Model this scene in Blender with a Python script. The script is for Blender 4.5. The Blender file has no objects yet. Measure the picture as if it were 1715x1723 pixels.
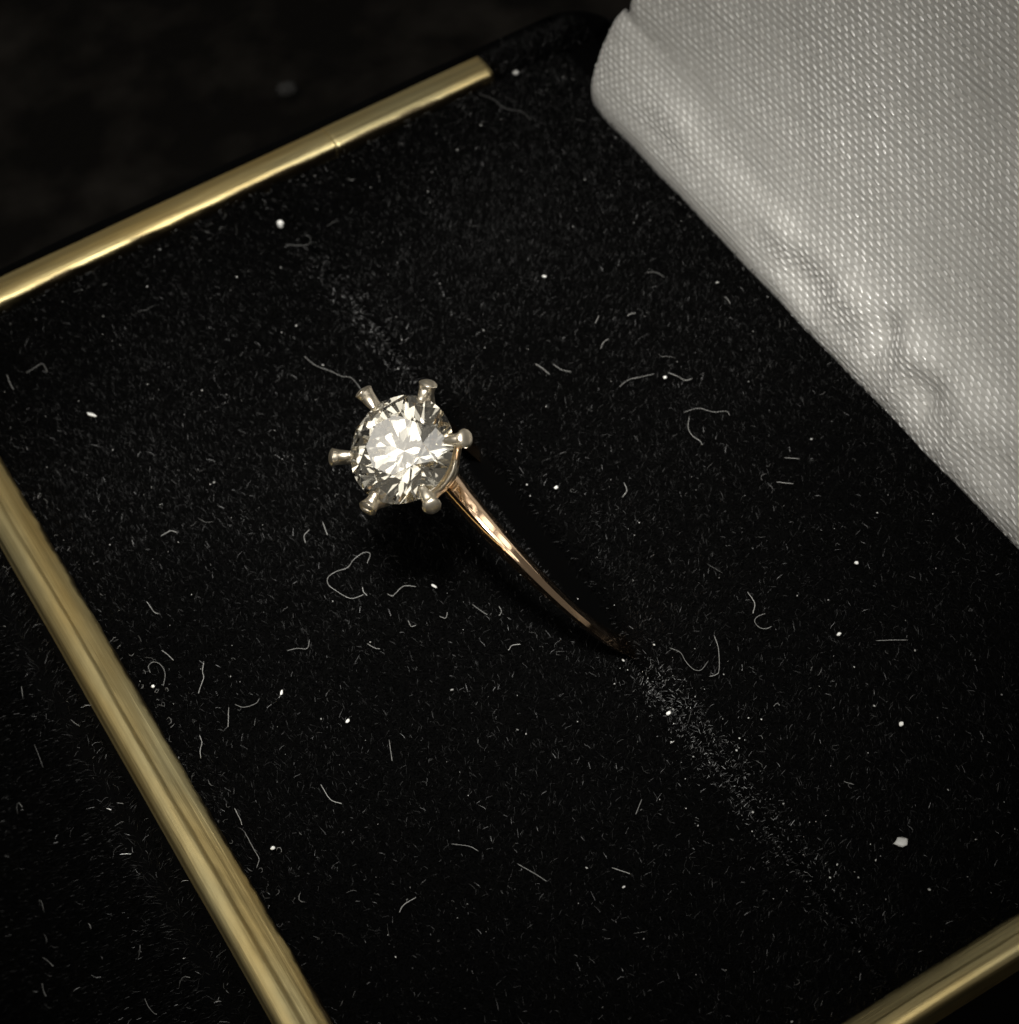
import bpy, math, random
import numpy as np
from mathutils import Vector, Matrix

# ------------------------------------------------------------------ basics
U = 0.1                                    # 1 mm = 0.1 blender units (1 unit = 1 cm)
SC = bpy.context.scene
COL = SC.collection
rng = np.random.default_rng(11)
random.seed(5)

# ------------------------------------------------------------------ camera
R = np.array([[0.8559693414275124, -0.45109928470634547, 0.2526379264353916],
              [-0.5103052062276023, -0.6585799868065952, 0.5530470119934011],
              [-0.0830968292605391, -0.6023137357849715, -0.7939225910953767]])
CAM = np.array([-25.2235706, -52.94259919, 78.14796916])
FPX, CX, CY = 3614.74, 857.5, 861.5
cam_d = bpy.data.cameras.new('camera')
cam = bpy.data.objects.new('camera', cam_d); COL.objects.link(cam)
M = Matrix((( R[0, 0], -R[0, 1], -R[0, 2], CAM[0] * U),
            ( R[1, 0], -R[1, 1], -R[1, 2], CAM[1] * U),
            ( R[2, 0], -R[2, 1], -R[2, 2], CAM[2] * U),
            (0, 0, 0, 1)))
cam.matrix_world = M
cam_d.sensor_fit = 'VERTICAL'
cam_d.sensor_height = 36.0
cam_d.lens = 36.0 * FPX / 1723.0
cam_d.clip_start = 0.1; cam_d.clip_end = 500
cam_d.dof.use_dof = True
cam_d.dof.focus_distance = 90 * U
cam_d.dof.aperture_fstop = 1.15
SC.camera = cam

# ------------------------------------------------------------------ light and exposure
w = bpy.data.worlds.new('World'); SC.world = w; w.use_nodes = True
bg = w.node_tree.nodes['Background']
bg.inputs['Color'].default_value = (1.0, 0.95, 0.86, 1); bg.inputs['Strength'].default_value = 0.05

def aim(o, loc, target):
    o.location = Vector(loc) * U
    d = (Vector(target) - Vector(loc)).normalized()
    o.rotation_euler = d.to_track_quat('-Z', 'Y').to_euler()

ld = bpy.data.lights.new('key_lamp', 'SPOT'); ld.energy = 15500; ld.color = (1.0, 0.975, 0.92)
ld.spot_size = math.radians(17.5); ld.spot_blend = 1.0; ld.shadow_soft_size = 13 * U
lo = bpy.data.objects.new('key_lamp', ld); COL.objects.link(lo)
aim(lo, (-30, -58, 190), (-2, 4, 0))
la = bpy.data.lights.new('stone_haze_lamp', 'AREA'); la.shape = 'RECTANGLE'; la.size = 5; la.size_y = 5
la.energy = 125; la.color = (1.0, 0.94, 0.83)
lb = bpy.data.objects.new('stone_haze_lamp', la); COL.objects.link(lb)
aim(lb, (-141, 62, 211), (-6, -1, 11))  # added lamp, aimed to lay a grey reflection on the diamond's table

# added grid of soft spots that fills the diamond and fades the corners
lf = bpy.data.lights.new('added_fill_spot', 'SPOT'); lf.energy = 390; lf.color = (1.0, 0.965, 0.895)
lf.spot_size = math.radians(16); lf.spot_blend = 1.0; lf.shadow_soft_size = 2.9
cc, ct = Vector((-22, -48, 236)), Vector((-3, 6, 2))
cz = (ct - cc).normalized(); cx_ = cz.cross(Vector((0, 1, 0))).normalized(); cy_ = cz.cross(cx_)
for q in range(-2, 3):
    for r in range(-2, 3):
        if abs(q + r) > 2: continue
        lg = bpy.data.objects.new('added_fill_spot', lf); COL.objects.link(lg)
        aim(lg, cc + cx_ * (64 * (q + r * 0.5)) + cy_ * (64 * 0.866 * r), ct)

SC.view_settings.view_transform = 'Standard'; SC.view_settings.look = 'None'
SC.view_settings.exposure = 0.75; SC.view_settings.gamma = 1
SC.cycles.max_bounces = 16; SC.cycles.transmission_bounces = 16; SC.cycles.glossy_bounces = 8
SC.cycles.sample_clamp_indirect = 8

# ------------------------------------------------------------------ helpers
def plane(px, py, h=0.0):
    """Point at height h (mm) above the cushion that the photograph shows at (px, py)."""
    d = R @ np.array([(px - CX) / FPX, (py - CY) / FPX, 1.0])
    return CAM + d * ((h - CAM[2]) / d[2])

def mesh(name, V, F, mat, parent=None, smooth=True, tone=None, kind=None):
    """One mesh object; V in mm, F a list of index tuples or an (n,k) array."""
    V = np.asarray(V, dtype=np.float32) * U
    me = bpy.data.meshes.new(name)
    if isinstance(F, np.ndarray):
        k = F.shape[1]
        me.vertices.add(len(V)); me.vertices.foreach_set('co', V.ravel())
        me.loops.add(F.size); me.loops.foreach_set('vertex_index', F.astype(np.int32).ravel())
        me.polygons.add(len(F))
        me.polygons.foreach_set('loop_start', np.arange(0, F.size, k, dtype=np.int32))
        me.update(calc_edges=True)
    else:
        me.from_pydata(V.tolist(), [], F)
    if smooth:
        me.polygons.foreach_set('use_smooth', np.ones(len(me.polygons), dtype=bool))
    if tone is not None:
        at = me.attributes.new('tone', 'FLOAT', 'POINT')
        at.data.foreach_set('value', np.asarray(tone, dtype=np.float32))
    me.materials.append(mat)
    o = bpy.data.objects.new(name, me); COL.objects.link(o)
    if parent: o.parent = parent
    if kind: o['kind'] = kind
    return o

def thing(name, label, cat, group=None, loc=None):
    o = bpy.data.objects.new(name, None); COL.objects.link(o)
    o.empty_display_size = 0.1
    if loc is not None: o.location = Vector(loc) * U
    return tag(o, label, cat, group)

def tag(o, label, cat, group=None):
    o['label'] = label; o['category'] = cat
    if group: o['group'] = group
    return o

def rebase(o, p):
    """Move the origin of mesh o to point p (mm) without moving the mesh."""
    v = Vector(p) * U
    o.data.transform(Matrix.Translation(-v)); o.location = v
    return o

def grid(nu, nv, wrap=False):
    i, j = np.meshgrid(np.arange(nu if wrap else nu - 1), np.arange(nv - 1), indexing='ij')
    a = i * nv + j; b = ((i + 1) % nu) * nv + j
    return np.stack([a, b, b + 1, a + 1], -1).reshape(-1, 4)

def tube(P, rad, n=6, cap=True):
    """Tube along polyline P (mm); rad scalar or list."""
    P = np.asarray(P, float); m = len(P)
    rad = np.broadcast_to(np.asarray(rad, float), (m,))
    T = np.gradient(P, axis=0); T /= np.linalg.norm(T, axis=1)[:, None]
    up = np.array([0.13, 0.27, 0.95]); V = []
    for k in range(m):
        a = np.cross(T[k], up); a /= np.linalg.norm(a); b = np.cross(T[k], a)
        for j in range(n):
            t = 2 * math.pi * j / n
            V.append(P[k] + rad[k] * (a * math.cos(t) + b * math.sin(t)))
    F = []
    for k in range(m - 1):
        for j in range(n):
            j2 = (j + 1) % n
            F.append((k * n + j, k * n + j2, (k + 1) * n + j2, (k + 1) * n + j))
    if cap:
        F.append(tuple(range(n - 1, -1, -1))); F.append(tuple(range((m - 1) * n, m * n)))
    return V, F

def spline(P, n):
    """Catmull-Rom through P, n points per span."""
    P = np.asarray(P, float); Q = np.vstack([2 * P[0] - P[1], P, 2 * P[-1] - P[-2]]); out = []
    for k in range(len(P) - 1):
        p0, p1, p2, p3 = Q[k:k + 4]
        for t in np.linspace(0, 1, n, endpoint=False):
            out.append(0.5 * (2 * p1 + (p2 - p0) * t + (2 * p0 - 5 * p1 + 4 * p2 - p3) * t * t + (3 * p1 - p0 - 3 * p2 + p3) * t ** 3))
    out.append(P[-1]); return np.array(out)

def joinvf(parts):
    V, F, o = [], [], 0
    for v, f in parts:
        V.extend(v); F.extend(tuple(i + o for i in q) for q in f); o += len(v)
    return V, F

# smooth 2-D value noise, sum of a few random sines
_wv = [(rng.normal(size=2), rng.uniform(0, 6.28)) for _ in range(14)]
def wob(x, y, s=1.0):
    r = 0
    for d, p in _wv: r = r + np.sin((d[0] * x + d[1] * y) * s + p)
    return r / 5.0

# ------------------------------------------------------------------ materials
def mat(name):
    m = bpy.data.materials.new(name); m.use_nodes = True
    nt = m.node_tree; return m, nt, nt.nodes['Principled BSDF']

def N(nt, t, **kw):
    n = nt.nodes.new(t)
    for k, v in kw.items(): setattr(n, k, v)
    return n

def make_fibre(name, spec=0.5, rough=0.42, tint=(1, 1, 1)):
    m, nt, p = mat(name)
    at = N(nt, 'ShaderNodeAttribute', attribute_name='tone')
    mul = N(nt, 'ShaderNodeMix', data_type='RGBA', blend_type='MULTIPLY'); mul.inputs[0].default_value = 1
    nt.links.new(at.outputs['Fac'], mul.inputs[6]); mul.inputs[7].default_value = (*tint, 1)
    nt.links.new(mul.outputs[2], p.inputs['Base Color'])
    p.inputs['Roughness'].default_value = rough; p.inputs['Specular IOR Level'].default_value = spec
    return m

m_pile = make_fibre('velvet_fibre', 0.12, 0.45)
m_lint = make_fibre('lint_fibre', 0.4, 0.5, (1, 0.99, 0.95))

m_velvet, nt, p = mat('black_velvet_backing')
p.inputs['Base Color'].default_value = (0.0008, 0.0008, 0.0008, 1); p.inputs['Roughness'].default_value = 1
p.inputs['Specular IOR Level'].default_value = 0.05

def make_brass(name, axis):
    """Worn gilt metal; grain runs along the axis 0 = x, 1 = y; attribute tone = distance in from the outer edge / 2 mm."""
    m, nt, p = mat(name); lk = nt.links.new
    tc = N(nt, 'ShaderNodeTexCoord')
    def noise(across, along, detail, scale=1.0):
        mp = N(nt, 'ShaderNodeMapping'); sc = [across] * 3; sc[axis] = along; mp.inputs['Scale'].default_value = sc
        n_ = N(nt, 'ShaderNodeTexNoise'); n_.inputs['Scale'].default_value = scale; n_.inputs['Detail'].default_value = detail
        lk(tc.outputs['Object'], mp.inputs['Vector']); lk(mp.outputs[0], n_.inputs['Vector']); return n_.outputs[0]
    fine = noise(75, 1.6, 4); streak = noise(26, 0.5, 3); patch = noise(5, 0.75, 3)
    r = N(nt, 'ShaderNodeValToRGB'); e = r.color_ramp.elements
    e[0].position = 0.36; e[0].color = (0.88, 0.65, 0.26, 1); e[1].position = 0.62; e[1].color = (0.90, 0.77, 0.41, 1)
    lk(patch, r.inputs[0])
    r2 = N(nt, 'ShaderNodeValToRGB'); e = r2.color_ramp.elements
    e[0].position = 0.32; e[0].color = (0.66, 0.65, 0.62, 1); e[1].position = 0.56; e[1].color = (1, 1, 1, 1)
    lk(streak, r2.inputs[0])
    mx = N(nt, 'ShaderNodeMix', data_type='RGBA', blend_type='MULTIPLY'); mx.inputs[0].default_value = 0.55
    lk(r.outputs[0], mx.inputs[6]); lk(r2.outputs[0], mx.inputs[7])
    # grime along both edges
    at = N(nt, 'ShaderNodeAttribute', attribute_name='tone')
    jag = noise(14, 3.5, 4)
    ad = N(nt, 'ShaderNodeMath', operation='MULTIPLY_ADD'); lk(jag, ad.inputs[0]); ad.inputs[1].default_value = 0.34; lk(at.outputs['Fac'], ad.inputs[2])
    gr = N(nt, 'ShaderNodeValToRGB'); e = gr.color_ramp.elements
    e[0].position = 0.0; e[0].color = (0.9, 0.9, 0.9, 1); e[1].position = 0.15; e[1].color = (0, 0, 0, 1)
    a = gr.color_ramp.elements.new(0.93); a.color = (0, 0, 0, 1); a = gr.color_ramp.elements.new(1.0); a.color = (0.95, 0.95, 0.95, 1)
    sc_ = N(nt, 'ShaderNodeMath', operation='MULTIPLY'); lk(ad.outputs[0], sc_.inputs[0]); sc_.inputs[1].default_value = 0.88
    lk(sc_.outputs[0], gr.inputs[0])
    m2 = N(nt, 'ShaderNodeMix', data_type='RGBA'); lk(gr.outputs[0], m2.inputs[0]); lk(mx.outputs[2], m2.inputs[6]); m2.inputs[7].default_value = (0.10, 0.075, 0.045, 1)
    lk(m2.outputs[2], p.inputs['Base Color'])
    mr = N(nt, 'ShaderNodeMapRange'); mr.inputs[3].default_value = 0.28; mr.inputs[4].default_value = 0.5
    lk(streak, mr.inputs[0]); lk(mr.outputs[0], p.inputs['Roughness'])
    b = N(nt, 'ShaderNodeBump'); b.inputs['Strength'].default_value = 0.5; b.inputs['Distance'].default_value = 0.005
    lk(fine, b.inputs['Height']); lk(b.outputs[0], p.inputs['Normal'])
    p.inputs['Metallic'].default_value = 1
    return m
m_brass_y = make_brass('worn_gilt_lengthways', 1)
m_brass_x = make_brass('worn_gilt_crossways', 0)

def make_gold(name, c, rough):
    m, nt, p = mat(name)
    p.inputs['Base Color'].default_value = (*c, 1); p.inputs['Metallic'].default_value = 1
    tc = N(nt, 'ShaderNodeTexCoord'); nz = N(nt, 'ShaderNodeTexNoise'); nz.inputs['Scale'].default_value = 22; nz.inputs['Detail'].default_value = 4
    nt.links.new(tc.outputs['Object'], nz.inputs['Vector'])
    mr = N(nt, 'ShaderNodeMapRange'); mr.inputs[3].default_value = rough * 0.6; mr.inputs[4].default_value = rough * 1.5
    nt.links.new(nz.outputs[0], mr.inputs[0]); nt.links.new(mr.outputs[0], p.inputs['Roughness'])
    b = N(nt, 'ShaderNodeBump'); b.inputs['Strength'].default_value = 0.15; b.inputs['Distance'].default_value = 0.003
    nt.links.new(nz.outputs[0], b.inputs['Height']); nt.links.new(b.outputs[0], p.inputs['Normal'])
    return m
m_band = make_gold('polished_yellow_gold', (1.0, 0.71, 0.47), 0.09)
m_head = make_gold('polished_pale_gold', (1.0, 0.90, 0.73), 0.33)

m_dia, nt, p = mat('diamond')
p.inputs['Base Color'].default_value = (1.0, 0.95, 0.81, 1); p.inputs['Roughness'].default_value = 0.03
p.inputs['IOR'].default_value = 2.42; p.inputs['Transmission Weight'].default_value = 1.0

m_satin, nt, p = mat('ivory_satin')
tc = N(nt, 'ShaderNodeUVMap', uv_map='fabric')
mp = N(nt, 'ShaderNodeMapping'); mp.inputs['Scale'].default_value = (0.6, 7.5, 1)
nz = N(nt, 'ShaderNodeTexNoise'); nz.inputs['Scale'].default_value = 1; nz.inputs['Detail'].default_value = 2
nt.links.new(tc.outputs[0], mp.inputs[0]); nt.links.new(mp.outputs[0], nz.inputs['Vector'])
wv = N(nt, 'ShaderNodeTexWave', bands_direction='Y'); wv.inputs['Scale'].default_value = 0.95
wv.inputs['Distortion'].default_value = 0.6; wv.inputs['Detail'].default_value = 1
nt.links.new(tc.outputs[0], wv.inputs['Vector'])
b1 = N(nt, 'ShaderNodeBump'); b1.inputs['Strength'].default_value = 0.25; b1.inputs['Distance'].default_value = 0.006
b2 = N(nt, 'ShaderNodeBump'); b2.inputs['Strength'].default_value = 0.5; b2.inputs['Distance'].default_value = 0.006
nt.links.new(wv.outputs['Fac'], b1.inputs['Height']); nt.links.new(nz.outputs[0], b2.inputs['Height'])
nt.links.new(b1.outputs[0], b2.inputs['Normal']); nt.links.new(b2.outputs[0], p.inputs['Normal'])
p.inputs['Base Color'].default_value = (0.53, 0.52, 0.49, 1); p.inputs['Roughness'].default_value = 0.5
p.inputs['Specular IOR Level'].default_value = 0.4; p.inputs['Sheen Weight'].default_value = 0.1

m_float, nt, p = mat('ivory_satin_glint_floats')
at = N(nt, 'ShaderNodeAttribute', attribute_name='tone')
cr = N(nt, 'ShaderNodeValToRGB')
cr.color_ramp.elements[0].color = (0.76, 0.75, 0.72, 1); cr.color_ramp.elements[1].color = (0.95, 0.94, 0.91, 1)  # floats coloured paler than the satin ground to stand for their glints
nt.links.new(at.outputs['Fac'], cr.inputs[0]); nt.links.new(cr.outputs[0], p.inputs['Base Color'])
p.inputs['Roughness'].default_value = 0.25; p.inputs['Specular IOR Level'].default_value = 1.0

m_lid, nt, p = mat('black_lid_velvet')
p.inputs['Base Color'].default_value = (0.003, 0.003, 0.0032, 1); p.inputs['Roughness'].default_value = 0.95
p.inputs['Specular IOR Level'].default_value = 0.08

m_table, nt, p = mat('dark_brown_black_tabletop')
tc = N(nt, 'ShaderNodeTexCoord'); nz = N(nt, 'ShaderNodeTexNoise'); nz.inputs['Scale'].default_value = 1.7; nz.inputs['Detail'].default_value = 6
nt.links.new(tc.outputs['Object'], nz.inputs['Vector'])
cr = N(nt, 'ShaderNodeValToRGB'); cr.color_ramp.elements[0].position = 0.45; cr.color_ramp.elements[1].position = 0.8
cr.color_ramp.elements[0].color = (0.012, 0.0105, 0.009, 1); cr.color_ramp.elements[1].color = (0.06, 0.053, 0.046, 1)
nt.links.new(nz.outputs[0], cr.inputs[0]); nt.links.new(cr.outputs[0], p.inputs['Base Color'])
p.inputs['Roughness'].default_value = 0.7; p.inputs['Specular IOR Level'].default_value = 0.12
bp = N(nt, 'ShaderNodeBump'); bp.inputs['Strength'].default_value = 0.5; bp.inputs['Distance'].default_value = 0.05
n3 = N(nt, 'ShaderNodeTexNoise'); n3.inputs['Scale'].default_value = 9; n3.inputs['Detail'].default_value = 4
nt.links.new(tc.outputs['Object'], n3.inputs['Vector']); nt.links.new(n3.outputs[0], bp.inputs['Height']); nt.links.new(bp.outputs[0], p.inputs['Normal'])

m_drop, nt, p = mat('clear_droplet')
p.inputs['Base Color'].default_value = (0.9, 0.9, 0.9, 1); p.inputs['Roughness'].default_value = 0.05
p.inputs['IOR'].default_value = 1.4; p.inputs['Transmission Weight'].default_value = 0.9

# ------------------------------------------------------------------ tabletop
TZ = -27.0
n = 41
xs = np.linspace(-220, 260, n); ys = np.linspace(-160, 320, n)
X, Y = np.meshgrid(xs, ys, indexing='ij')
V = np.stack([X, Y, TZ + 0 * X], -1).reshape(-1, 3)
tb = mesh('tabletop', V, grid(n, n), m_table, kind='structure')

# ------------------------------------------------------------------ ring box
box = thing('ring_box', 'open black velvet ring box with gilt rim and ivory satin lid lining', 'ring box', loc=(0, 0, TZ))
def inbox(o):
    """Parent to the box, whose origin is on the tabletop, keeping the mesh where it was built."""
    o.parent = box; o.location = Vector((0, 0, -TZ)) * U
    return o

# outer body: a flared rectangular skirt, velvet covered.  Section: (outward offset, z)
XO, XI, YB, YF = -20.9, 20.6, 29.3, -28.3          # rim rectangle (outer edges)
sec = [(-1.2, -6.0), (-0.9, -1.6), (0.35, -1.45), (0.7, -1.0), (1.15, -0.75), (1.65, -0.95), (2.1, -1.8), (3.2, -5), (5.2, -11), (8.6, -19), (12.0, TZ + 0.25), (11.6, TZ)]
def skirt_point(s, k):
    """s: position around the rectangle 0..1 given as (x, y, nx, ny)."""
    return s
loop = []
def arc_corner(cx, cy, a0, a1, m=7):
    for a in np.linspace(a0, a1, m): loop.append((cx, cy, math.cos(a), math.sin(a)))
rc = 1.2
for y in np.linspace(YB - rc, YF + rc, 60): loop.append((XO + rc, y, -1.0, 0.0))
arc_corner(XO + rc, YF + rc, math.pi, 1.5 * math.pi)
for x in np.linspace(XO + rc, XI - rc, 40): loop.append((x, YF + rc, 0.0, -1.0))
arc_corner(XI - rc, YF + rc, 1.5 * math.pi, 2 * math.pi)
for y in np.linspace(YF + rc, YB - rc, 60): loop.append((XI - rc, y, 1.0, 0.0))
arc_corner(XI - rc, YB - rc, 0, 0.5 * math.pi)
for x in np.linspace(XI - rc, XO + rc, 40): loop.append((x, YB - rc, 0.0, 1.0))
arc_corner(XO + rc, YB - rc, 0.5 * math.pi, math.pi)
L = np.array(loop); nl, ns = len(L), len(sec)
V = np.zeros((nl, ns, 3))
for k, (d, z) in enumerate(sec):
    # the back and front walls flare less than the side towards the viewer
    fl = np.where(L[:, 2] < -0.5, 1.0, 0.45) if d > 2.2 else 1.0
    V[:, k, 0] = L[:, 0] + L[:, 2] * (rc + d * fl); V[:, k, 1] = L[:, 1] + L[:, 3] * (rc + d * fl); V[:, k, 2] = z
V += 0.05 * np.stack([wob(V[..., 1], V[..., 2], 0.5), wob(V[..., 0], V[..., 2], 0.6), wob(V[..., 0], V[..., 1], 0.7)], -1)
body = inbox(mesh('box_body', V.reshape(-1, 3), grid(nl, ns, wrap=True), m_velvet))

def pile(name, P, nrm, length, width, tone, lean=0.9, parent=None, scale=1.0):
    """Velvet pile: one two-segment tapering ribbon per root P (n,3) along nrm (n,3)."""
    n = len(P)
    rd = rng.normal(size=(n, 3))
    rd[:, 0] += 0.9 * wob(P[:, 0], P[:, 1], 0.22); rd[:, 1] += 0.9 * wob(P[:, 1] + 30, P[:, 0], 0.19)        # brushed this way and that
    rd -= (rd * nrm).sum(1)[:, None] * nrm
    rd /= np.linalg.norm(rd, axis=1)[:, None] + 1e-9
    side = np.cross(nrm, rd)
    ln = length * rng.uniform(0.55, 1.35, (n, 1)) * np.reshape(scale, (-1, 1)); wd = width * rng.uniform(0.6, 1.3, (n, 1))
    le = lean * rng.uniform(0.1, 1.3, (n, 1))
    mid = P + ln * 0.55 * (nrm + rd * le * 0.6)
    tip = P + ln * (nrm * 0.85 + rd * le * 1.25)
    tw = rng.uniform(-0.7, 0.7, (n, 1))
    s2 = side * np.cos(tw) + nrm * np.sin(tw)
    V = np.stack([P - side * wd, P + side * wd, mid + s2 * wd, mid - s2 * wd, tip + s2 * wd * 0.35, tip - s2 * wd * 0.35], 1)
    b = (np.arange(n) * 6)[:, None]
    F = np.concatenate([b + np.array([[0, 1, 2, 3]]), b + np.array([[3, 2, 4, 5]])])
    return mesh(name, V.reshape(-1, 3), F, m_pile, parent, smooth=True, tone=np.repeat(tone, 6), kind='stuff')

def tones(n, light=0.035):
    t = 0.0004 + 0.0016 * rng.random(n) ** 2
    k = rng.random(n)
    t = np.where(k < light, 0.012 + 0.07 * rng.random(n) ** 2, t)
    t = np.where(k < light * 0.1, rng.uniform(0.08, 0.25, n), t)
    return t

# pile of the side walls that are seen (left side, near front edge)
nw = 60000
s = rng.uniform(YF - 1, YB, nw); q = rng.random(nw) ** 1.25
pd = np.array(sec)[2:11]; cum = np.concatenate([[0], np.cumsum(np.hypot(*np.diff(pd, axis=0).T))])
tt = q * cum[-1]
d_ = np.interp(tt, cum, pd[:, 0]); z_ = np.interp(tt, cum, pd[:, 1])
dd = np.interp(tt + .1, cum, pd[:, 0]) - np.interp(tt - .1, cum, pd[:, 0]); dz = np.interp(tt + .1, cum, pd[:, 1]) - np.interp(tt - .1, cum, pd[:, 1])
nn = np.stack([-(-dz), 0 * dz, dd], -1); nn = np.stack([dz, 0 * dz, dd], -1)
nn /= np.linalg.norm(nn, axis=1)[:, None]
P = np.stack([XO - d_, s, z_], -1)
wp = pile('wall_pile', P, nn, 0.28, 0.013, 1.5 * tones(nw, 0.03) * (1 + 3.5 * np.exp(-((tt - 1.3) / 0.7) ** 2))); inbox(wp)  # tone raised along the rolled edge, standing for the light it catches

# cushion with the ring slit along y at x = 0
PX0, PX1, PY0, PY1 = -19.05, 18.6, -26.75, 27.7
def pad_z(x, y):
    ex = np.minimum(x - PX0, PX1 - x); ey = np.minimum(y - PY0, PY1 - y)
    e = np.minimum(ex, ey)
    z = -0.75 * np.exp(-np.clip(e, 0, None) / 0.9) + 0.04 * wob(x, y, 0.45)
    op = np.exp(-((y - 0.5) / 8.5) ** 4)
    wslit = 0.16 + 0.42 * op
    z = z - (0.75 + 2.6 * op) * np.exp(-((x - 0.1) / wslit) ** 2)
    z = z + 0.10 * np.exp(-((np.abs(x - 0.1) - wslit * 2.2) / 0.5) ** 2)      # lips of the slit stand a little proud
    z = z + 0.7 * np.exp(-((y - 8.6) / 1.9) ** 2 - ((x - 0.0) / 2.4) ** 2)       # cloth pushed up behind the band
    return z
xs = np.unique(np.concatenate([np.linspace(PX0, PX1, 150), np.linspace(-2.2, 2.4, 70), np.linspace(PX0, PX0 + 2, 14)]))
ys = np.linspace(PY0, PY1, 190)
X, Y = np.meshgrid(xs, ys, indexing='ij')
V = np.stack([X, Y, pad_z(X, Y)], -1).reshape(-1, 3)
cushion = inbox(mesh('cushion', V, grid(len(xs), len(ys)), m_velvet))
npile = 400000
x = rng.uniform(PX0, PX1, npile); y = rng.uniform(PY0, PY1, npile)
x[:9000] = 0.1 + rng.normal(size=9000) * 0.9
z = pad_z(x, y); e = 0.03
gx = (pad_z(x + e, y) - pad_z(x - e, y)) / (2 * e); gy = (pad_z(x, y + e) - pad_z(x, y - e)) / (2 * e)
nn = np.stack([-gx * 0.6, -gy * 0.6, np.ones_like(x)], -1); nn /= np.linalg.norm(nn, axis=1)[:, None]
tn = tones(npile, 0.045)
keep = (z > -0.75) | (np.abs(y - 0.5) > 10.5)
worn_lit = rng.random(npile) < 0.22 * np.exp(-((x + 0.1) / 0.7) ** 2) * np.clip((y - 10) / 2, 0, 1) * np.clip((25 - y) / 9, 0, 1) + 0.5 * np.exp(-((x - 0.15) / 0.75) ** 2) * np.clip((-8.5 - y) / 1.5, 0, 1) * np.clip((y + 25) / 14, 0, 1)      # crushed, dusty lips of the slit, paled too for the light they catch
tn = np.where(worn_lit, 0.03 + 0.3 * rng.random(npile) ** 1.6, tn)
ls = np.where(worn_lit, 0.75, 1.0)
x, y, z, nn, tn, ls = x[keep], y[keep], z[keep], nn[keep], tn[keep], ls[keep]
vp = pile('velvet_pile', np.stack([x, y, z - 0.05], -1), nn, 0.24, 0.0105, tn, lean=0.8, parent=cushion, scale=ls)

# gilt rim strips.  Section: (distance from the outer edge inwards, z)
rim = [(0.0, -1.6), (0.0, -0.25), (0.04, -0.04), (0.14, 0.12), (0.30, 0.23), (0.5, 0.29), (0.68, 0.30), (0.78, 0.31), (0.84, 0.295), (0.90, 0.25), (0.96, 0.205),
       (1.02, 0.195), (1.2, 0.18), (1.4, 0.13), (1.6, 0.08), (1.75, 0.03), (1.85, -0.03), (1.93, -0.12), (1.97, -0.3), (1.98, -1.6)]
bead = [(0.0, -1.6), (0.0, -0.3)] + [(0.99 - 0.99 * math.cos(t), -0.12 + 0.44 * math.sin(t) ** 0.62) for t in np.linspace(0.12, math.pi - 0.12, 16)] + [(1.98, -0.3), (1.98, -1.6)]
notched = [(d, z - (0.10 if abs(d - 0.86) < 0.07 else 0)) for d, z in bead]
def strip(p0, p1, inward, mit0, mit1, rim=rim, widen=1.0, lift=0.0, mt=None, nst=90, amp=1.0, tilt=0.0):
    p0 = np.array(p0, float); p1 = np.array(p1, float); inward = np.array(inward, float)
    ln = np.linalg.norm(p1 - p0); dr = (p1 - p0) / ln
    V, T = [], []
    for i, t in enumerate(np.linspace(0, 1, nst)):
        for k, (d, z) in enumerate(rim):
            d2 = d * widen
            a = p0 + dr * (mit0 * d2); b = p1 - dr * (mit1 * d2)
            q = a + (b - a) * t
            sl = t * ln + p0[0] + p0[1]
            j = 0.022 * amp * wob(sl * 1.0, k * 0.9, 0.55) + 0.010 * wob(sl * 1.0, k * 3.1, 3.0) * amp
            jd = 0.05 * amp * wob(sl, k * 0.25 + 20, 0.35) * (1.0 if 4 < k < 15 else 0.25)
            if k > 15: jd += 0.035 * amp * wob(sl, k * 2.0, 4.0)
            V.append((*(q + inward * (d2 + jd)), z + lift - tilt * d2 + (j if 1 < k < 17 else 0))); T.append(d / 2.0)
    F = [tuple(r) for r in grid(nst, len(rim)).tolist()]
    F.append(tuple(range(len(rim)))); F.append(tuple(reversed(range((nst - 1) * len(rim), nst * len(rim)))))
    return inbox(mesh('trim_strip', V, F, mt, smooth=True, tone=T))
strip((XO, YB), (XO, YF), (1, 0), 1, 1, rim, 1.03, mt=m_brass_y, nst=240)
strip((XO, YB), (4.9, YB), (0, -1), 1, 0, bead, 0.92, mt=m_brass_x, amp=0.6)
strip((4.4, YB - 0.02), (14.1, YB - 0.02), (0, -1), 0, 0, bead, 0.97, lift=0.05, mt=m_brass_x, nst=40, amp=0.5)
strip((XO, YF), (14.1, YF), (0, 1), 1, 0, rim, 0.9, mt=m_brass_x, nst=90, amp=0.7, tilt=0.34)

# velvet hinge cover along the back of the base
hs = [(17.6, -2.2), (18.0, -0.9), (18.9, -0.55), (20.0, -0.5), (20.9, -1.2), (21.2, -4.0)]
ys = np.linspace(YF + 0.3, YB - 0.2, 60); V = []
for yy in ys:
    for (hx, hz) in hs: V.append((hx + 0.08 * math.sin(yy * 0.7), yy, hz + 0.05 * math.sin(yy * 1.3)))
inbox(mesh('hinge_cover', V, grid(len(ys), len(hs)), m_velvet))
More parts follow.
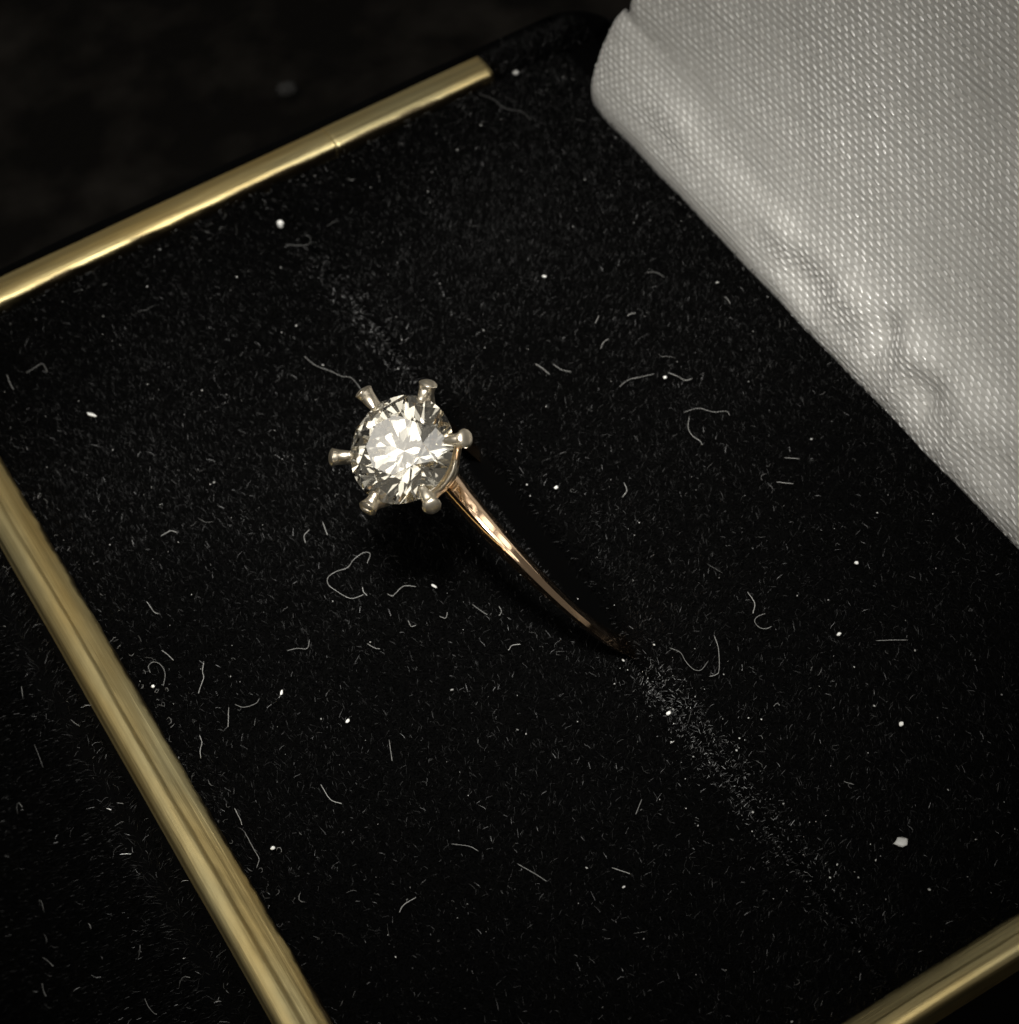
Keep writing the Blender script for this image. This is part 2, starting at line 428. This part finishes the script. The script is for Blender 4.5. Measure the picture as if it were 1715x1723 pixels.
# velvet corner pads beyond the ends of the gilt rim
def corner_pad(y0, y1):
    xs = np.linspace(14.15, 20.3, 16); yy = np.linspace(y0, y1, 10); V = []
    for a in xs:
        for b in yy:
            t = (b - y0) / (y1 - y0)
            V.append((a, b, -0.9 + 0.85 * math.sin(math.pi * t) ** 0.5 + 0.04 * math.sin(a * 3 + b)))
    o = inbox(mesh('corner_pad', V, grid(16, 10), m_velvet))
    n = 2500; px_ = rng.uniform(14.3, 20, n); t = rng.random(n); py_ = y0 + (y1 - y0) * t
    pz = -0.9 + 0.85 * np.sqrt(np.sin(math.pi * t)) - 0.03
    nr = np.stack([0 * t, (t - .5) * 1.2, 1 + 0 * t], -1); nr /= np.linalg.norm(nr, axis=1)[:, None]
    pile('velvet_pile', np.stack([px_, py_, pz], -1), nr, 0.5, 0.02, tones(n, 0.04), parent=o)
corner_pad(27.3, 29.4)
corner_pad(-28.4, -26.6)

# ------------------------------------------------------------------ lid with satin lining
LY0, LY1 = -26.0, 23.7                              # visible satin ends
prof = spline([(17.9, -2.2), (17.35, -0.8), (17.3, 0.5), (17.7, 1.7), (18.28, 2.9), (19.0, 4.0), (19.7, 5.1), (20.35, 6.3), (21.25, 8.1), (22.6, 10.6), (24.2, 13.4), (27.4, 18.8), (33.0, 28.0), (37.5, 36.0)], 14)
cl = np.concatenate([[0], np.cumsum(np.hypot(*np.diff(prof, axis=0).T))])
LMAX = cl[-1]
DENT = [((1350, 470), 1.2, 1.9, -0.40), ((1310, 390), 0.9, 1.9, 0.2), ((1440, 505), 1.0, 1.4, 0.25), ((1490, 560), 0.9, 0.8, -0.40), ((1545, 595), 0.9, 1.5, 0.32), ((1560, 660), 1.1, 1.0, -0.28),
        ((1640, 690), 1.5, 2.2, 0.28), ((1690, 790), 1.2, 1.6, -0.22), ((1250, 290), 1.2, 3.0, -0.2), ((1130, 200), 0.9, 2.0, 0.2),
        ((1400, 520), 1.6, 0.4, 0.12), ((1470, 600), 1.7, 0.38, -0.13), ((1510, 640), 1.6, 0.42, 0.14), ((1555, 690), 1.6, 0.4, -0.12), ((1600, 750), 1.5, 0.45, 0.12), ((1340, 430), 1.5, 0.4, -0.1)]
dents = []
for (px, py), su, sv, am in DENT:
    d = R @ np.array([(px - CX) / FPX, (py - CY) / FPX, 1.0]); best = None
    for k in range(20, len(prof)):
        t = (prof[k, 1] - CAM[2]) / d[2]; q = CAM + d * t
        er = abs(q[0] - prof[k, 0])
        if best is None or er < best[0]: best = (er, q[1], cl[k])
    dents.append((best[1], best[2], su, sv, am))
def lining(yv, s, lift=0.0):
    """Point and normal of the lining at fabric coordinates (y, s)."""
    def base(yv, s):
        px = np.interp(s, cl, prof[:, 0]); pz = np.interp(s, cl, prof[:, 1])
        tx = np.interp(s + .25, cl, prof[:, 0]) - np.interp(s - .25, cl, prof[:, 0])
        tz = np.interp(s + .25, cl, prof[:, 1]) - np.interp(s - .25, cl, prof[:, 1])
        l = np.hypot(tx, tz); nx, nz = -tz / l, tx / l
        h = 0.10 * wob(yv, s * 1.3, 0.28) + 0.05 * wob(yv + 9, s * 1.1, 0.75)
        for (dy, ds, su, sv, am) in dents: h = h + am * np.exp(-((yv - dy) / sv) ** 2 - ((s - ds) / su) ** 2)
        # rounded ends of the roll; the panel above is set back a little
        e = np.where(s < 7.6, LY1 - yv, LY1 - 0.55 - yv)
        h = h - 0.9 * np.exp(-np.clip(e, 0, None) / 0.55)
        h = h - 0.35 * np.exp(-((s - 7.7) / 0.5) ** 2) * np.exp(-np.clip(LY1 - yv, 0, None) / 2.5)
        return np.stack([px + nx * h, yv + 0 * h, pz + nz * h], -1)
    p = base(yv, s); e = 0.06
    a = base(yv + e, s) - base(yv - e, s); b = base(yv, s + e) - base(yv, s - e)
    nr = np.cross(b, a); nr /= np.linalg.norm(nr, axis=-1)[..., None]
    flip = np.sign((nr * np.array([-0.8, 0, 0.5])).sum(-1)); nr = nr * flip[..., None]
    return p + nr * lift, nr, a / np.linalg.norm(a, axis=-1)[..., None], b / np.linalg.norm(b, axis=-1)[..., None]
ny, nsn = 330, 240
yv = np.concatenate([np.linspace(LY0, LY1 - 1.6, ny - 40), np.linspace(LY1 - 1.6, LY1, 41)[1:]])
sv = np.concatenate([np.linspace(0, 14, 150), np.linspace(14, LMAX, nsn - 149)[1:]])
ny, nsn = len(yv), len(sv)
Yv, Sv = np.meshgrid(yv, sv, indexing='ij')
Yc = np.where(Sv > 7.6, np.minimum(Yv, LY1 - 0.55), Yv)
Pn, _, _, _ = lining(Yc, Sv)
# lid shell: a shallow velvet covered tray leaning back about 31 degrees
hx, hz = 19.9, 0.4
du = np.array([0.515, 0, 0.857]); dn = np.array([0.857, 0, -0.515])     # up the lid, and away from the satin
y0, y1 = -28.2, 26.6
prs = [(-0.6, -0.2), (-0.6, 7.0), (44, 7.0), (44, -1.0)]
out = [(0.6, -0.2), (-0.2, 0.6), (-0.2, 6.4), (0.4, 7.2), (42.5, 7.2), (43.2, 6.6), (43.2, -1.0), (42.2, -1.4), (41.6, 1.2), (1.2, 1.2)]
V = []; O = np.array([hx + 0.9, 0, hz])
ysl = [y0, y0 + 0.5, y1 - 0.5, y1]
for yy in ysl:
    for (a, b) in out: V.append(O + du * a + dn * b + np.array([0, yy, 0]))
k = len(out)
F = []
for i in range(3):
    for j in range(k): F.append((i * k + j, i * k + (j + 1) % k, (i + 1) * k + (j + 1) % k, (i + 1) * k + j))
F.append(tuple(range(k))); F.append(tuple(reversed(range(3 * k, 4 * k))))
lid = inbox(mesh('lid', V, F, m_lid, smooth=False))

lin = mesh('satin_lining', Pn.reshape(-1, 3), grid(ny, nsn), m_satin, lid)
uvl = lin.data.uv_layers.new(name='fabric')
vi = np.empty(len(lin.data.loops), dtype=np.int32); lin.data.loops.foreach_get('vertex_index', vi)
uv = np.stack([Yc.ravel()[vi], Sv.ravel()[vi]], -1).astype(np.float32); uvl.data.foreach_set('uv', uv.ravel())

# the twill: every float of the satin weave that shows is a small raised lens lying along the warp
E1 = np.array([-0.417, 0.37]) * 0.78; E2 = np.array([-0.258, -0.353]) * 0.78
ii, jj = np.meshgrid(np.arange(-210, 290), np.arange(-250, 250), indexing='ij')
FY = ii * E1[0] + jj * E2[0]; FS = 12 + ii * E1[1] + jj * E2[1]
ok = (FY > LY0 + .4) & (FY < np.where(FS > 7.6, LY1 - 0.9, LY1 - 0.35)) & (FS > 1.2) & (FS < LMAX - 1) & (FS < 27)
FY, FS = FY[ok], FS[ok]
FY = FY + rng.normal(size=len(FY)) * 0.02 + 0.10 * wob(FY, FS, 0.4); FS = FS + rng.normal(size=len(FS)) * 0.012 + 0.10 * wob(FS + 5, FY, 0.4)
c0, nr, ta, tb_ = lining(FY, FS)
nf = len(FY)
la_ = 0.20 * rng.uniform(0.75, 1.15, nf); lw = 0.088 * rng.uniform(0.8, 1.1, nf); lh = 0.08 * rng.uniform(0.5, 1.2, nf) * np.clip(0.62 + 0.33 * wob(FY * 1.0 + 3, FS * 1.6, 0.33), 0.42, 1.0)
lh = lh * (1 - 0.6 * np.exp(-((FS - 7.9) / 1.1) ** 2) * np.clip((FY - 2) / 8, 0, 1)) * (1 - 0.6 * np.clip((4.2 - FS) / 1.5, 0, 1) * np.clip((FY + 4) / 8, 0, 1))
skew = 0.22 + 0.06 * rng.normal(size=nf)
V = np.zeros((nf, 5 * 4, 3)); q = 0
for a in (-1, -0.55, 0, 0.55, 1):
    for b in (-1, -0.35, 0.35, 1):
        wdt = math.sqrt(max(0, 1 - a * a * 0.92)); hh = (1 - a * a) * (1 - b * b)
        pa = a * la_; pb = b * lw * wdt + skew * a * la_
        V[:, q] = c0 + ta * pa[:, None] + tb_ * pb[:, None] + nr * ((lh * (hh ** 0.7 if hh > 0 else 0)) - 0.012)[:, None]
        q += 1
g = grid(5, 4)
F = (np.arange(nf) * 20)[:, None, None] + g[None]
tn = rng.random(nf)
mesh('weave_float', V.reshape(-1, 3), F.reshape(-1, 4), m_float, lid, tone=np.repeat(tn, 20), kind='stuff')

# ------------------------------------------------------------------ diamond ring
O = np.array([-0.6, -0.25, 1.0]); STONE = np.array([-5.85, -0.95, 11.0])
HS = float(np.linalg.norm(STONE - O)); A = (STONE - O) / HS      # ring centre towards the stone
W = np.cross(A, np.array([0, 1.0, 0])); W /= np.linalg.norm(W)   # across the band
S_ = np.cross(W, A)                                              # along the slit
RB = 8.0                                                        # outer radius of the band
ring = thing('diamond_ring', 'gold solitaire ring with round diamond in six prongs standing in slit of cushion', 'ring', loc=O)
def inring(o):
    o.parent = ring; o.location = Vector(-O) * U
    return o
nb = 180; V = []
for i in range(nb):
    th = 2 * math.pi * i / nb
    ca = math.cos(th); rd = A * ca + S_ * math.sin(th)
    near = math.exp(-(min(th, 2 * math.pi - th) / 0.42) ** 2)
    th_ = min(th, 2 * math.pi - th); hw = 0.56 - 0.06 * near - 0.30 * min(1, th_ / 1.05)
    for (a, r_) in [(-0.7 * hw, RB - 1.3), (-hw, RB - 0.9), (-hw * 0.80, RB - 0.26), (-hw * 0.66, RB - 0.13), (-0.28 * hw, RB - 0.055), (0.04 * hw, RB - 0.002), (0.10 * hw, RB - 0.0), (0.55 * hw, RB - 0.13), (hw, RB - 0.42), (0.75 * hw, RB - 1.3)]:
        V.append(O + rd * r_ + W * a)
F = []
for i in range(nb):
    for j in range(10):
        F.append((i * 10 + j, ((i + 1) % nb) * 10 + j, ((i + 1) % nb) * 10 + (j + 1) % 10, i * 10 + (j + 1) % 10))
band = inring(mesh('band', V, F, m_band, smooth=True))
try: band.data.set_sharp_from_angle(angle=math.radians(24))
except Exception: pass

C = STONE                                                        # the head is set a little askew on the band
HA = np.array([-0.44, -0.16, 0.883]); HA /= np.linalg.norm(HA)
HW = np.cross(HA, np.array([0, 1.0, 0])); HW /= np.linalg.norm(HW); HS_ = np.cross(HW, HA)
def hp(r, az, z):
    return C + HA * z + (HS_ * math.cos(az) + HW * math.sin(az)) * r
# brilliant cut
RG = 2.28
dv, df = [], []
def dvx(r, az, z): dv.append(hp(r * RG, az, z * RG)); return len(dv) - 1
a0 = math.radians(4)
tz, tr = 0.30, 0.55
slope = -tz / (1 - tr); rm = 0.79
zm = tz + slope * (rm * math.cos(math.pi / 8) - tr)
gz = 0.02
T = [dvx(tr, a0 + k * math.pi / 4, tz + gz) for k in range(8)]
Mv = [dvx(rm, a0 + (k + .5) * math.pi / 4, zm + gz) for k in range(8)]
def planez(p1, p2, p3, r, az):
    q = [np.array(x) for x in (p1, p2, p3)]; nn_ = np.cross(q[1] - q[0], q[2] - q[0])
    xx, yy = r * math.cos(az), r * math.sin(az)
    return q[0][2] - (nn_[0] * (xx - q[0][0]) + nn_[1] * (yy - q[0][1])) / nn_[2]
def cyl(r, az, z): return (r * math.cos(az), r * math.sin(az), z)
NG = 6                                                # girdle points per 22.5 degrees
rn, pd_ = 0.24, 0.86
zn = -pd_ * (1 - rn * math.cos(math.pi / 8))
Gt, Gb = [], []
for s8 in range(16):
    b0 = a0 + s8 * math.pi / 8; b1 = b0 + math.pi / 8
    mid_az = a0 + (s8 // 2 + .5) * math.pi / 4
    for k in range(NG):
        az = b0 + (b1 - b0) * k / NG
        zt = planez(cyl(rm, mid_az, zm), cyl(1, b0, 0), cyl(1, b1, 0), 1, az)
        zb = planez(cyl(rn, mid_az, zn), cyl(1, b0, 0), cyl(1, b1, 0), 1, az)
        Gt.append(dvx(1, az, zt + gz)); Gb.append(dvx(1, az, zb - gz))
Nv = [dvx(rn, a0 + (k + .5) * math.pi / 4, zn - gz) for k in range(8)]
cu = dvx(0, 0, -pd_ - gz)
ng = len(Gt)
df.append(tuple(T))
for k in range(8):
    k1 = (k + 1) % 8
    df.append((T[k], Mv[k], T[k1]))                                        # star
    df.append((T[k], Mv[k - 1], Gt[(2 * k * NG) % ng], Mv[k]))             # bezel kite
    for h in range(2):
        st = (2 * k + h) * NG
        df.append((Mv[k],) + tuple(Gt[(st + i) % ng] for i in range(NG + 1)))
        df.append((Nv[k],) + tuple(Gb[(st + i) % ng] for i in reversed(range(NG + 1))))
    df.append((cu, Nv[k], Gb[(2 * k * NG) % ng], Nv[k - 1]))
for i in range(ng): df.append((Gt[i], Gb[i], Gb[(i + 1) % ng], Gt[(i + 1) % ng]))
dia = mesh('diamond', dv, df, m_dia, smooth=False); inring(dia)
import bmesh
bm = bmesh.new(); bm.from_mesh(dia.data); bmesh.ops.recalc_face_normals(bm, faces=bm.faces); bm.to_mesh(dia.data); bm.free()

AZ = [54, 113, 172, 233, 295, 354]
for k, az in enumerate(AZ):
    az = math.radians(az); lt = [1.0, 0.95, 1.03, 1.0, .97, 1.03][k]
    P = spline([hp(0.95, az, -3.2), hp(1.35, az, -2.3), hp(1.95, az, -1.0), hp(2.42, az, -0.12), hp(2.68 * lt, az, 0.18), hp(3.0 * lt, az, 0.36)], 6)
    rr = np.interp(np.linspace(0, 1, len(P)), [0, .3, .6, .8, 1], [0.22, 0.23, 0.26, 0.32, 0.40])
    dr_ = P[-1] - P[-2]; dr_ /= np.linalg.norm(dr_)
    cap = np.array([0.3, 0.6, 0.8, 0.93, 0.99])                      # rounded tip
    P = np.vstack([P[:-1], P[-1] + (dr_ * 0.17) * (np.concatenate([[0], cap])[:, None] - 0.6)])
    rr = np.concatenate([rr, rr[-1] * np.sqrt(1 - cap ** 2)])
    V, F = tube(P, rr, 12)
    # small claw laid over the girdle
    Q = spline([hp(2.85, az, 0.2), hp(2.5, az, 0.30), hp(2.25, az, 0.30), hp(2.05, az, 0.34)], 4)
    V2, F2 = tube(Q, np.linspace(0.33, 0.14, len(Q)), 8)
    V, F = joinvf([(V, F), (V2, F2)])
    V = np.array(V); V += 0.025 * np.stack([wob(V[:, 1], V[:, 2], 2.2), wob(V[:, 2], V[:, 0], 2.4), wob(V[:, 0], V[:, 1], 2.3)], -1)      # hand-filed, not quite round
    inring(mesh('prong', V, F, m_head))
def torus(r, z, rt, n=48, m=10):
    V = []
    for i in range(n):
        az = 2 * math.pi * i / n
        for j in range(m):
            t = 2 * math.pi * j / m
            V.append(hp(r + rt * math.cos(t), az, z + rt * 1.2 * math.sin(t)))
    F = [(i * m + j, i * m + (j + 1) % m, ((i + 1) % n) * m + (j + 1) % m, ((i + 1) % n) * m + j) for i in range(n) for j in range(m)]
    return V, F
V, F = joinvf([torus(1.55, -1.9, 0.12), torus(1.05, -2.95, 0.2), torus(0.55, -3.3, 0.3)])
inring(mesh('gallery', V, F, m_head))

# ------------------------------------------------------------------ lint and dust
def zs(x, y): return float(pad_z(np.array([x]), np.array([y]))[0])
def lint_points(px, lift=0.34, n=6):
    pts = []
    for k, (a, b) in enumerate(px):
        p = plane(a, b, 0.3); z = zs(p[0], p[1])
        q = plane(a, b, max(z, -0.6) + lift + 0.07 * math.sin(k * 2.1 + a)); pts.append(q)
    return spline(pts, n)
def hair(px, label, r=0.022, tone=0.35, name='lint_fibre', group='lint fibres on the cushion', lift=0.34):
    P = lint_points(px, lift); r *= 0.78
    rr = np.full(len(P), r); rr[0] = rr[-1] = r * 0.5
    V, F = tube(P, rr, 5)
    o = mesh(name, V, F, m_lint, tone=np.full(len(V), tone * 0.62))
    rebase(o, P[len(P) // 2]); return tag(o, label, 'lint', group)

def blob(c, rx, ry, rz, rot=0, seed=0, nlat=6, nlon=9):
    r_ = np.random.default_rng(seed); V = [np.array(c) + (0, 0, rz)]; F = []
    for i in range(1, nlat):
        t = math.pi * i / nlat
        for j in range(nlon):
            f_ = 2 * math.pi * j / nlon; k = r_.uniform(0.7, 1.2)
            x, y, z = rx * math.sin(t) * math.cos(f_) * k, ry * math.sin(t) * math.sin(f_) * k, rz * math.cos(t)
            V.append(np.array(c) + (x * math.cos(rot) - y * math.sin(rot), x * math.sin(rot) + y * math.cos(rot), z))
    V.append(np.array(c) - (0, 0, rz)); e = len(V) - 1
    for j in range(nlon):
        F.append((0, 1 + j, 1 + (j + 1) % nlon)); F.append((e, e - nlon + (j + 1) % nlon, e - nlon + j))
        for i in range(nlat - 2):
            a = 1 + i * nlon; F.append((a + j, a + nlon + j, a + nlon + (j + 1) % nlon, a + (j + 1) % nlon))
    return V, F
def speck(px, py, rx, ry, label, rot=0.0, tone=0.7, lift=0.38, h=None, rz=None, name='dust_speck', seed=1):
    c = plane(px, py, lift) if h is None else plane(px, py, h)
    V, F = blob(c, rx * 0.88, ry * 0.88, rz or min(rx, ry) * 0.7, rot, seed + int(px))
    o = mesh(name, V, F, m_lint, tone=np.full(len(V), tone)); rebase(o, c)
    return tag(o, label, 'dust', 'dust specks on the cushion')

hair([(512, 599), (530, 614), (555, 624), (575, 633), (590, 635), (601, 646), (613, 664)], 'long wavy grey hair reaching up left from the prong of the diamond', 0.018, 0.3, lift=0.55)
hair([(618, 948), (623, 932), (612, 930), (595, 942), (585, 955), (565, 962), (552, 972), (553, 984), (566, 994), (580, 1003), (592, 1007), (606, 1003), (612, 1000)], 'large hook shaped curl of grey lint below the diamond', 0.02, 0.36)
hair([(1160, 701), (1158, 719), (1165, 733), (1178, 742), (1182, 749)], 'S shaped grey fibre right of the diamond, close to the satin', 0.022, 0.34)
hair([(1150, 694), (1175, 687), (1200, 693), (1222, 692), (1228, 699)], 'long flat grey fibre just above the S shaped fibre near the satin', 0.02, 0.26)
hair([(1042, 651), (1058, 639), (1080, 634), (1101, 629)], 'long bowed fibre lying midway between diamond and satin', 0.022, 0.27)
hair([(1202, 1069), (1209, 1092), (1210, 1128), (1203, 1136), (1194, 1138)], 'upright fibre with a bent foot, right of where the band enters the cushion', 0.022, 0.3)
hair([(1127, 1090), (1145, 1098), (1154, 1113), (1167, 1126), (1180, 1127), (1192, 1112)], 'wavy thin fibre between the band tip and the upright bent fibre', 0.018, 0.22)
hair([(1288, 1032), (1274, 1038), (1270, 1046), (1277, 1055), (1288, 1058), (1299, 1054)], 'open C shaped loop of lint on the right half of the cushion', 0.018, 0.3)
hair([(1474, 1078), (1500, 1077), (1528, 1077)], 'straight level fibre on the right part of the cushion', 0.02, 0.3)
hair([(253, 1132), (250, 1121), (258, 1114), (270, 1118), (278, 1133), (275, 1154)], 'crook shaped fibre beside the long gilt rim at left', 0.02, 0.26)
hair([(343, 1113), (341, 1130), (343, 1140), (338, 1154), (334, 1167)], 'bright upright kinked fibre right of the crook shaped one', 0.024, 0.42)
hair([(272, 1094), (283, 1102), (292, 1111)], 'short slanting pale fibre above the crook shaped one', 0.022, 0.4)
hair([(395, 1185), (410, 1190), (430, 1184), (437, 1175)], 'flat smile shaped fibre on the lower left of the cushion', 0.022, 0.22)
hair([(483, 1095), (500, 1091), (517, 1091), (521, 1076)], 'fibre with upturned end left of centre on lower cushion', 0.02, 0.26)
hair([(271, 902), (281, 896), (288, 893), (298, 896)], 'short bright wavy fibre on the left of the cushion, level with the lower prongs', 0.026, 0.42)
hair([(247, 1012), (254, 1022), (260, 1030), (268, 1033)], 'small zigzag fibre by the long gilt rim, above the slanting fibre', 0.022, 0.36)
hair([(805, 158), (828, 166), (850, 182), (878, 188), (893, 202)], 'dim thread running from the cut end of the gilt rim', 0.024, 0.12)
hair([(901, 612), (912, 619), (925, 630)], 'bright slanting fibre upper right of the diamond, left one of two', 0.022, 0.42)
hair([(930, 612), (945, 622), (962, 626)], 'slanting fibre upper right of the diamond, right one of two', 0.02, 0.34)
hair([(1011, 587), (1015, 577), (1024, 570)], 'short fibre with bright lower end above the long bowed fibre', 0.024, 0.36)
hair([(480, 411), (505, 413), (521, 410), (523, 396)], 'dim branched fibre under the round white bead near the gilt rim', 0.026, 0.11)
hair([(870, 1453), (900, 1470), (920, 1483)], 'dim slanting fibre on the dark bottom part of the cushion', 0.028, 0.2)
hair([(1088, 459), (1103, 458), (1118, 466)], 'thin arched fibre near the satin edge at the top', 0.018, 0.24)

speck(472, 377, 0.26, 0.24, 'round white bead on the cushion by the upper gilt rim', tone=0.8, rz=0.24)
speck(1517, 1417, 0.36, 0.26, 'large pale grey flake near the bottom right of the cushion', rot=-0.6, tone=0.5, rz=0.08, seed=4)
speck(155, 698, 0.34, 0.10, 'white oblong splinter on the left of the cushion', rot=-0.95, tone=0.75, seed=7)
speck(1517, 1218, 0.14, 0.13, 'small bright speck above the large grey flake', tone=0.8)
speck(1125, 1200, 0.13, 0.11, 'white speck on the slit below the ring band', tone=0.8)
speck(585, 1213, 0.13, 0.09, 'white speck on the lower cushion, straight below the diamond', rot=0.4, tone=0.85)
speck(474, 1165, 0.15, 0.07, 'upright white speck on the lower left of the cushion', rot=0.9, tone=0.85)
speck(730, 986, 0.2, 0.08, 'white oblong flake left of the gold band', rot=-1.2, tone=0.7)
speck(258, 1155, 0.10, 0.10, 'white speck below the crook shaped fibre by the left rim', tone=0.85)
speck(868, 122, 0.22, 0.18, 'grey speck on the black velvet right of the cut rim end', tone=0.45, lift=0.5)
speck(1119, 635, 0.10, 0.10, 'white speck right of the long bowed fibre', tone=0.85)
speck(936, 820, 0.12, 0.09, 'white speck right of the ring, nearest to the slit', tone=0.8)
speck(1441, 947, 0.11, 0.11, 'white speck on right of cushion below the satin edge', tone=0.7)
speck(1412, 1067, 0.12, 0.10, 'white speck left of the straight level fibre', tone=0.7)
speck(916, 465, 0.14, 0.08, 'bright speck in the upper middle of the cushion', rot=-0.8, tone=0.75)
speck(459, 1427, 0.12, 0.10, 'white speck low on the cushion near the left rim', tone=0.75)

# droplet on the tabletop behind the box
dc = plane(482, 151, TZ + 0.2)
V, F = blob(dc, 0.75, 0.75, 0.5, 0, 3, 8, 16)
dr = mesh('droplet', V, F, m_drop); rebase(dr, dc)
tag(dr, 'small round clear droplet on the dark tabletop behind the upper rim', 'droplet')

# the rest of the lint: nobody could count it
parts, tl = [], []
def add_lint(V, F, t):
    parts.append((V, F)); tl.extend([t * 0.72] * len(V))
more = [[(1125, 627), (1140, 633), (1153, 640), (1165, 637)], [(1002, 544), (1008, 531)], [(1219, 499), (1224, 503), (1229, 511)], [(1056, 532), (1061, 528), (1070, 527)],
        [(1050, 812), (1055, 825), (1048, 836)], [(1258, 996), (1270, 1015), (1267, 1032)], [(1302, 1188), (1308, 1183), (1312, 1187)], [(1307, 811), (1335, 814)], [(610, 988), (612, 996), (618, 1002)],
        [(521, 891), (512, 901), (514, 913)], [(543, 878), (551, 900)], [(795, 1017), (810, 1028), (820, 1034)], [(840, 1020), (844, 1029), (840, 1036)], [(687, 1044), (692, 1054), (700, 1052)],
        [(385, 1190), (384, 1223)], [(652, 999), (660, 1003), (667, 997), (680, 986), (700, 987)], [(1420, 1315), (1437, 1320)], [(740, 1037), (750, 1040), (753, 1030)], [(640, 1092), (630, 1090), (618, 1083)], [(856, 1094), (862, 1086), (876, 1084)],
        [(336, 1237), (340, 1250), (337, 1262), (338, 1276)], [(412, 1400), (428, 1430), (436, 1445), (432, 1460)], [(395, 1360), (405, 1380), (407, 1388)], [(45, 627), (60, 618), (72, 612), (80, 626)], [(12, 630), (17, 645), (23, 655)],
        [(1080, 1345), (1070, 1370)], [(760, 1420), (790, 1424), (805, 1432)], [(1030, 1460), (1060, 1470)], [(655, 1245), (660, 1280)], [(1320, 770), (1345, 772)], [(540, 1320), (556, 1345), (575, 1352)], [(700, 1510), (680, 1522), (672, 1535)]]
for q in more:
    P = lint_points(q, 0.33, 4); V, F = tube(P, 0.02, 4); add_lint(V, F, random.uniform(0.18, 0.4))
def rand_lint(n, rad, lmin, lmax, tmin, tmax, where=None):
    for _ in range(n):
        if where is None: cx_, cy_ = random.uniform(PX0 + .3, PX1 - .5), random.uniform(PY0 + .3, PY1 - .3)
        else: cx_, cy_ = where()
        ln = random.uniform(lmin, lmax) * random.random() ** 0.6; a = random.uniform(0, 6.28); cv = random.gauss(0, 1.1); P = []; x_, y_ = cx_, cy_
        k = 5
        for i in range(k):
            z_ = zs(x_, y_); P.append((x_, y_, max(z_, -0.8) + 0.27 + random.uniform(0, 0.12)))
            x_ += math.cos(a) * ln / k; y_ += math.sin(a) * ln / k; a += cv * random.uniform(0.2, 1.4) * 0.9
        rr = rad * random.uniform(0.6, 1.2)
        V, F = tube(P, [rr * .5, rr, rr, rr * 0.9, rr * .4], 4); add_lint(V, F, tmin + (tmax - tmin) * random.random() ** 2)
rand_lint(210, 0.011, 0.2, 0.75, 0.02, 0.18)
rand_lint(28, 0.013, 0.8, 1.8, 0.04, 0.18)
rand_lint(50, 0.014, 0.12, 0.4, 0.06, 0.25, lambda: (random.gauss(0.2, 0.7), random.triangular(-23, -9, -10)))
rand_lint(90, 0.02, 0.3, 0.9, 0.04, 0.2, lambda: (random.uniform(-18, 14), 27.2 - abs(random.gauss(0, 1.2))))
rand_lint(90, 0.02, 0.3, 0.9, 0.04, 0.2, lambda: (PX0 + abs(random.gauss(0.3, 0.9)), random.uniform(-24, 26)))
rand_lint(60, 0.024, 0.3, 1.0, 0.04, 0.16, lambda: (PX1 - 0.6 - abs(random.gauss(0.1, 0.9)), random.uniform(2, 26)))
for i in range(330):
    x_, y_ = random.uniform(PX0 + .3, PX1 - .5), random.uniform(PY0 + .3, PY1 - .3)
    if i % 5 == 0: x_, y_ = random.gauss(0.4, 1.5), random.uniform(-24, -8)
    r_ = 0.018 + 0.04 * random.random() ** 4
    V, F = blob((x_, y_, max(zs(x_, y_), -.6) + 0.36), r_ * random.uniform(1, 1.8), r_, r_ * 0.8, random.uniform(0, 3.1), i, 3, 5)
    add_lint(V, F, random.uniform(0.15, 0.7))
# lint on the outer wall
for _ in range(36):
    y_ = random.uniform(-24, 20); t = random.random() ** 1.2 * cum[-1]; a = random.uniform(0, 6.28); P = []; ln = random.uniform(.4, 1.8); cv = random.gauss(0, 1)
    for i in range(5):
        d0 = float(np.interp(t, cum, pd[:, 0])); z0 = float(np.interp(t, cum, pd[:, 1]))
        P.append((XO - d0 - 0.35, y_, z0 + 0.3)); y_ += math.cos(a) * ln / 5; t = max(0.1, t + math.sin(a) * ln / 5); a += cv * random.uniform(.2, 1)
    V, F = tube(P, 0.022, 4); add_lint(V, F, random.uniform(.06, .25))
V, F = joinvf(parts)
o = mesh('lint', V, F, m_lint, tone=tl, kind='stuff')
tag(o, 'fine grey lint and dust scattered over the black velvet', 'lint')
